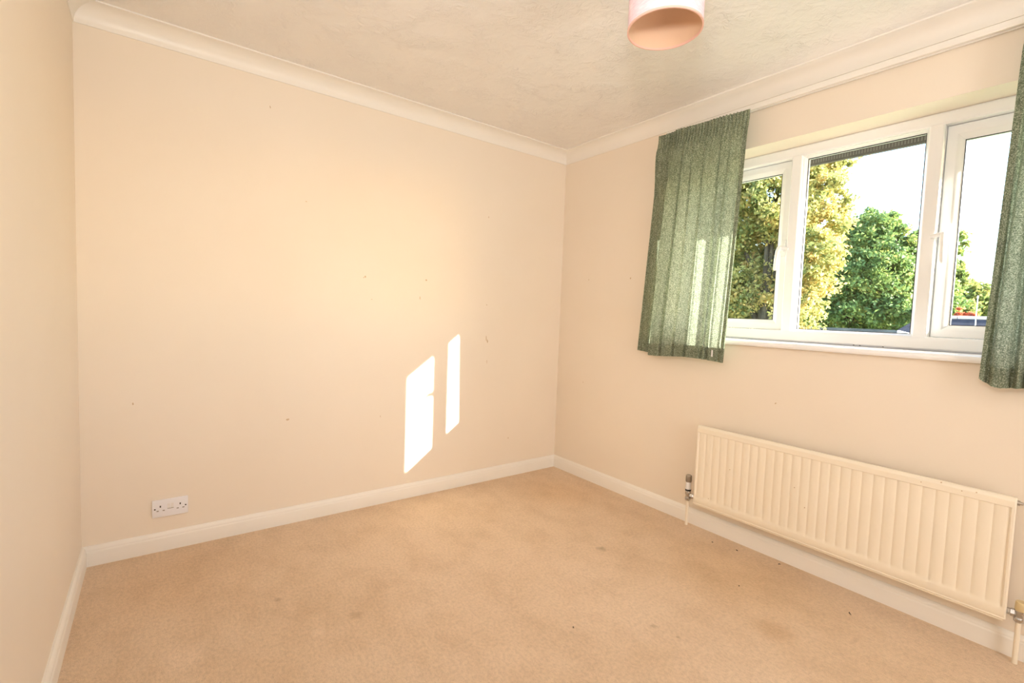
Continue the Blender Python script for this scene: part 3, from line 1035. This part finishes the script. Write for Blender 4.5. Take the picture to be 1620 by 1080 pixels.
tree('green_tree', 'broad dark green oak tree behind the roofs in the middle of the window', gp(17.3, 31),
     [blob(17.3, 8.4, 31.0, 1.49, 1.36), blob(15.6, 7, 30.5, 1.29, 1.23), blob(19.2, 7.4, 31.3, 1.42, 1.42), blob(14.6, 4.4, 30.5, 1.10, 1.23), blob(17, 4.6, 30.0, 1.74, 1.61),
      blob(19.8, 4, 30.7, 1.68, 1.55), blob(15.6, 1.9, 30.0, 1.42, 0.97), blob(18.4, 1.6, 30.4, 1.94, 1.03), blob(21.6, 2.4, 31.0, 1.55, 1.68), blob(13.4, 6.2, 31.5, 0.90, 0.78), blob(22.5, 6, 31.6, 1.55, 1.55), blob(13, 3, 31.8, 0.97, 1.16), blob(12.4, 5.6, 32.3, 1.03, 1.16), blob(16.6, 9.6, 31.0, 0.90, 0.78), blob(14.2, 7.6, 31.3, 0.78, 0.65), blob(13.4, 0.9, 30.0, 1.1, 0.9), blob(15.2, 0.3, 31.5, 1.6, 0.9), blob(11.6, 7.4, 32.0, 0.9, 0.8), blob(12.6, 8.0, 31.5, 0.8, 0.7), blob(19.5, 0.4, 31.5, 1.9, 0.8), blob(11.8, 2.6, 32.5, 0.9, 1.2)],
     0.105, 95000, GRN, 0.30, 8)
tree('distant_tree', 'pointed pale green tree beyond the slate roof, nearest to the window mullion', gp(11.3, 36),
     [blob(11.2, 4.2, 36, 0.75, 1.05), blob(11.6, 2.2, 36, 1.0, 0.9), blob(10.7, 1.6, 36, 0.8, 0.7), blob(10.9, 5.4, 36, 0.35, 0.5)],
     0.11, 14000, MID, 0.22, 12, 'distant trees beyond the slate roof')
tree('distant_tree', 'rounded pale green tree beyond the slate roof, between its two neighbours', gp(9.6, 39),
     [blob(9.7, 3.2, 39, 0.75, 0.7), blob(9.4, 2.0, 39, 0.95, 0.8), blob(10.2, 1.8, 39, 0.8, 0.8)],
     0.11, 13000, MID, 0.22, 13, 'distant trees beyond the slate roof')
tree('distant_tree', 'yellow tinged green tree beyond the slate roof, beside the right curtain', gp(7.8, 46),
     [blob(8, 2.6, 46.0, 0.93, 0.75), blob(7.4, 2.2, 46.0, 1.24, 1.12), blob(8.5, 1.6, 46.0, 0.87, 0.75), blob(6.4, 3.2, 46.0, 1.24, 1.24)],
     0.11, 13000, MID, 0.22, 14, 'distant trees beyond the slate roof', 0.2)
tree('red_shrub', 'larger red leaved shrub just above the slate roof ridge', gp(10.3, 27.5),
     [blob(10.35, 1.3, 27.5, 0.30, 0.30), blob(10.1, 0.9, 27.5, 0.40, 0.35)], 0.08, 900, RED, 0.08, 15, 'red shrubs behind the slate roof', cat='shrub')
tree('red_shrub', 'smaller red leaved shrub by the white pole above the slate roof ridge', gp(9.5, 31),
     [blob(9.55, 1.05, 31, 0.28, 0.24)], 0.08, 500, RED, 0.07, 16, 'red shrubs behind the slate roof', cat='shrub')

# slate roofed bungalow: hip end on the left, ridge running right
bung = tag(empty('bungalow', gp(10, 22)), 'bungalow with a dark slate roof and pale ridge tiles below the distant trees', 'house')
pa, pb = at(12.9, 0.98, 23), at(3.0, 0.98, 23)            # ridge ends
RIDGE_Z = CAM.z + 23 * math.tan(math.radians(0.98))
pa.z = pb.z = RIDGE_Z
ax = (pb - pa)
ax.z = 0
ax.normalize()
nx = Vector((ax.y, -ax.x, 0))
if (CAM - pa).dot(nx) < 0:
    nx = -nx
EZ = RIDGE_Z - 1.75
hw, hl = 2.9, 1.9
A1 = pa - ax * hl + nx * hw
A2 = pa - ax * hl - nx * hw
B1 = pb + ax * hl + nx * hw
B2 = pb + ax * hl - nx * hw
for q in (A1, A2, B1, B2):
    q.z = EZ
dz = Vector((0, 0, -0.10))
vv = [pa, pb, A1, A2, B1, B2] + [q + dz for q in (pa, pb, A1, A2, B1, B2)]
ff = [(0, 2, 4, 1), (0, 1, 5, 3), (0, 3, 2), (1, 4, 5), (6, 7, 10, 8), (6, 9, 11, 7), (6, 8, 9), (7, 11, 10), (2, 8, 10, 4), (3, 5, 11, 9), (2, 3, 9, 8), (4, 10, 11, 5)]
roof = mesh_obj('roof', vv, ff, SLATE, bung)
RIDGE = mat('pale_ridge_tile', (0.55, 0.50, 0.48, 1), 0.7)
nt = int((pb - pa).length / 0.45)
for k in range(nt):
    a = pa.lerp(pb, k / nt) + Vector((0, 0, 0.0))
    b = pa.lerp(pb, (k + 0.97) / nt)
    MB().tube([a, b], 0.075, 8).build('ridge_tile', RIDGE, roof)
wl = MB()
wv = []
for s_, q in ((1, 1),):
    c0 = A1 + (pa - A1) * 0.0
wcorn = [A1.lerp(B2, 0.03), A2.lerp(B1, 0.03), B2.lerp(A1, 0.03), B1.lerp(A2, 0.03)]
lo = [Vector((q.x, q.y, G)) for q in wcorn]
hi = [Vector((q.x, q.y, EZ - 0.1)) for q in wcorn]
wl.add(lo + hi, [(0, 1, 5, 4), (1, 2, 6, 5), (2, 3, 7, 6), (3, 0, 4, 7), (4, 5, 6, 7), (0, 3, 2, 1)])
wl.build('wall', BRICKW, bung)
# white dormer cheek on the hip
WB = mat('white_bargeboard', (0.85, 0.80, 0.78, 1), 0.5)
dc = at(13.95, -0.62, 20.0)
dm = MB()
dm.add([dc + ax * -0.16 + nx * 0.25 + Vector((0, 0, -0.35)), dc + ax * 0.16 + nx * 0.25 + Vector((0, 0, -0.35)), dc + ax * 0.16 + nx * 0.25 + Vector((0, 0, 0.02)), dc + ax * -0.16 + nx * 0.25 + Vector((0, 0, 0.10)),
        dc + ax * -0.16 - nx * 0.5 + Vector((0, 0, -0.35)), dc + ax * 0.16 - nx * 0.5 + Vector((0, 0, -0.35)), dc + ax * 0.16 - nx * 0.5 + Vector((0, 0, 0.02)), dc + ax * -0.16 - nx * 0.5 + Vector((0, 0, 0.10))],
       [(0, 1, 2, 3), (4, 7, 6, 5), (0, 4, 5, 1), (1, 5, 6, 2), (2, 6, 7, 3), (3, 7, 4, 0)])
dm.build('dormer', WB, bung)

# low garage roof at the foot of the trees
gar = tag(empty('garage', gp(18, 15.5)), 'low grey garage roof along the bottom of the centre window pane', 'garage')
ga, gb = at(14.6, -0.40, 16.5), at(24.5, -0.22, 16.5)
GZ = CAM.z + 16.5 * math.tan(math.radians(-0.28))
ga.z = gb.z = GZ
gax = gb - ga
gax.normalize()
gn = Vector((gax.y, -gax.x, 0))
if (CAM - ga).dot(gn) < 0:
    gn = -gn
gm_ = MB()
cs2 = [(-2.2, -0.55), (0, 0), (2.2, -0.55), (2.2, -0.67), (0, -0.12), (-2.2, -0.67)]
gm_.prism(cs2, lambda u, z: ga + gn * u + Vector((0, 0, z)), lambda u, z: gb + gn * u + Vector((0, 0, z)))
GROOF = mat('grey_garage_roof', (0.16, 0.18, 0.18, 1), 0.9, 0, 0.05)
ngr = noise(GROOF, 3, 4)
cgr = ramp(GROOF, ngr.outputs['Fac'], [(0.3, (0.030, 0.038, 0.038, 1)), (0.7, (0.05, 0.062, 0.062, 1))])
lk(GROOF, cgr.outputs[0], pr(GROOF).inputs['Base Color'])
gm_.build('garage_roof', GROOF, gar)
gw = MB()
c4 = [ga + gax * 0.2 + gn * 2.0, gb - gax * 0.2 + gn * 2.0, gb - gax * 0.2 - gn * 2.0, ga + gax * 0.2 - gn * 2.0]
gw.add([Vector((q.x, q.y, G)) for q in c4] + [Vector((q.x, q.y, GZ - 0.62)) for q in c4],
       [(0, 1, 5, 4), (1, 2, 6, 5), (2, 3, 7, 6), (3, 0, 4, 7), (4, 5, 6, 7), (0, 3, 2, 1)])
gw.build('garage_wall', BRICKW, gar)

# slim white pole in front of the slate roof
pole = tag(empty('white_pole', gp(9.28, 17)), 'slim white pole standing in front of the slate roof outside', 'pole')
q = at(9.28, 2.75, 17)
PW = mat('white_pole_paint', (0.85, 0.84, 0.82, 1), 0.4)
MB().tube([(q.x, q.y, G), (q.x, q.y, q.z)], [0.014, 0.011], 10).build('mast', PW, pole, smooth=True)
MB().lathe((q.x, q.y, q.z - 0.01), (0, 0, 1), [(0, 0.014), (0.03, 0.020), (0.06, 0.014), (0.07, 0.005)], 12).build('finial', PW, pole, smooth=True)
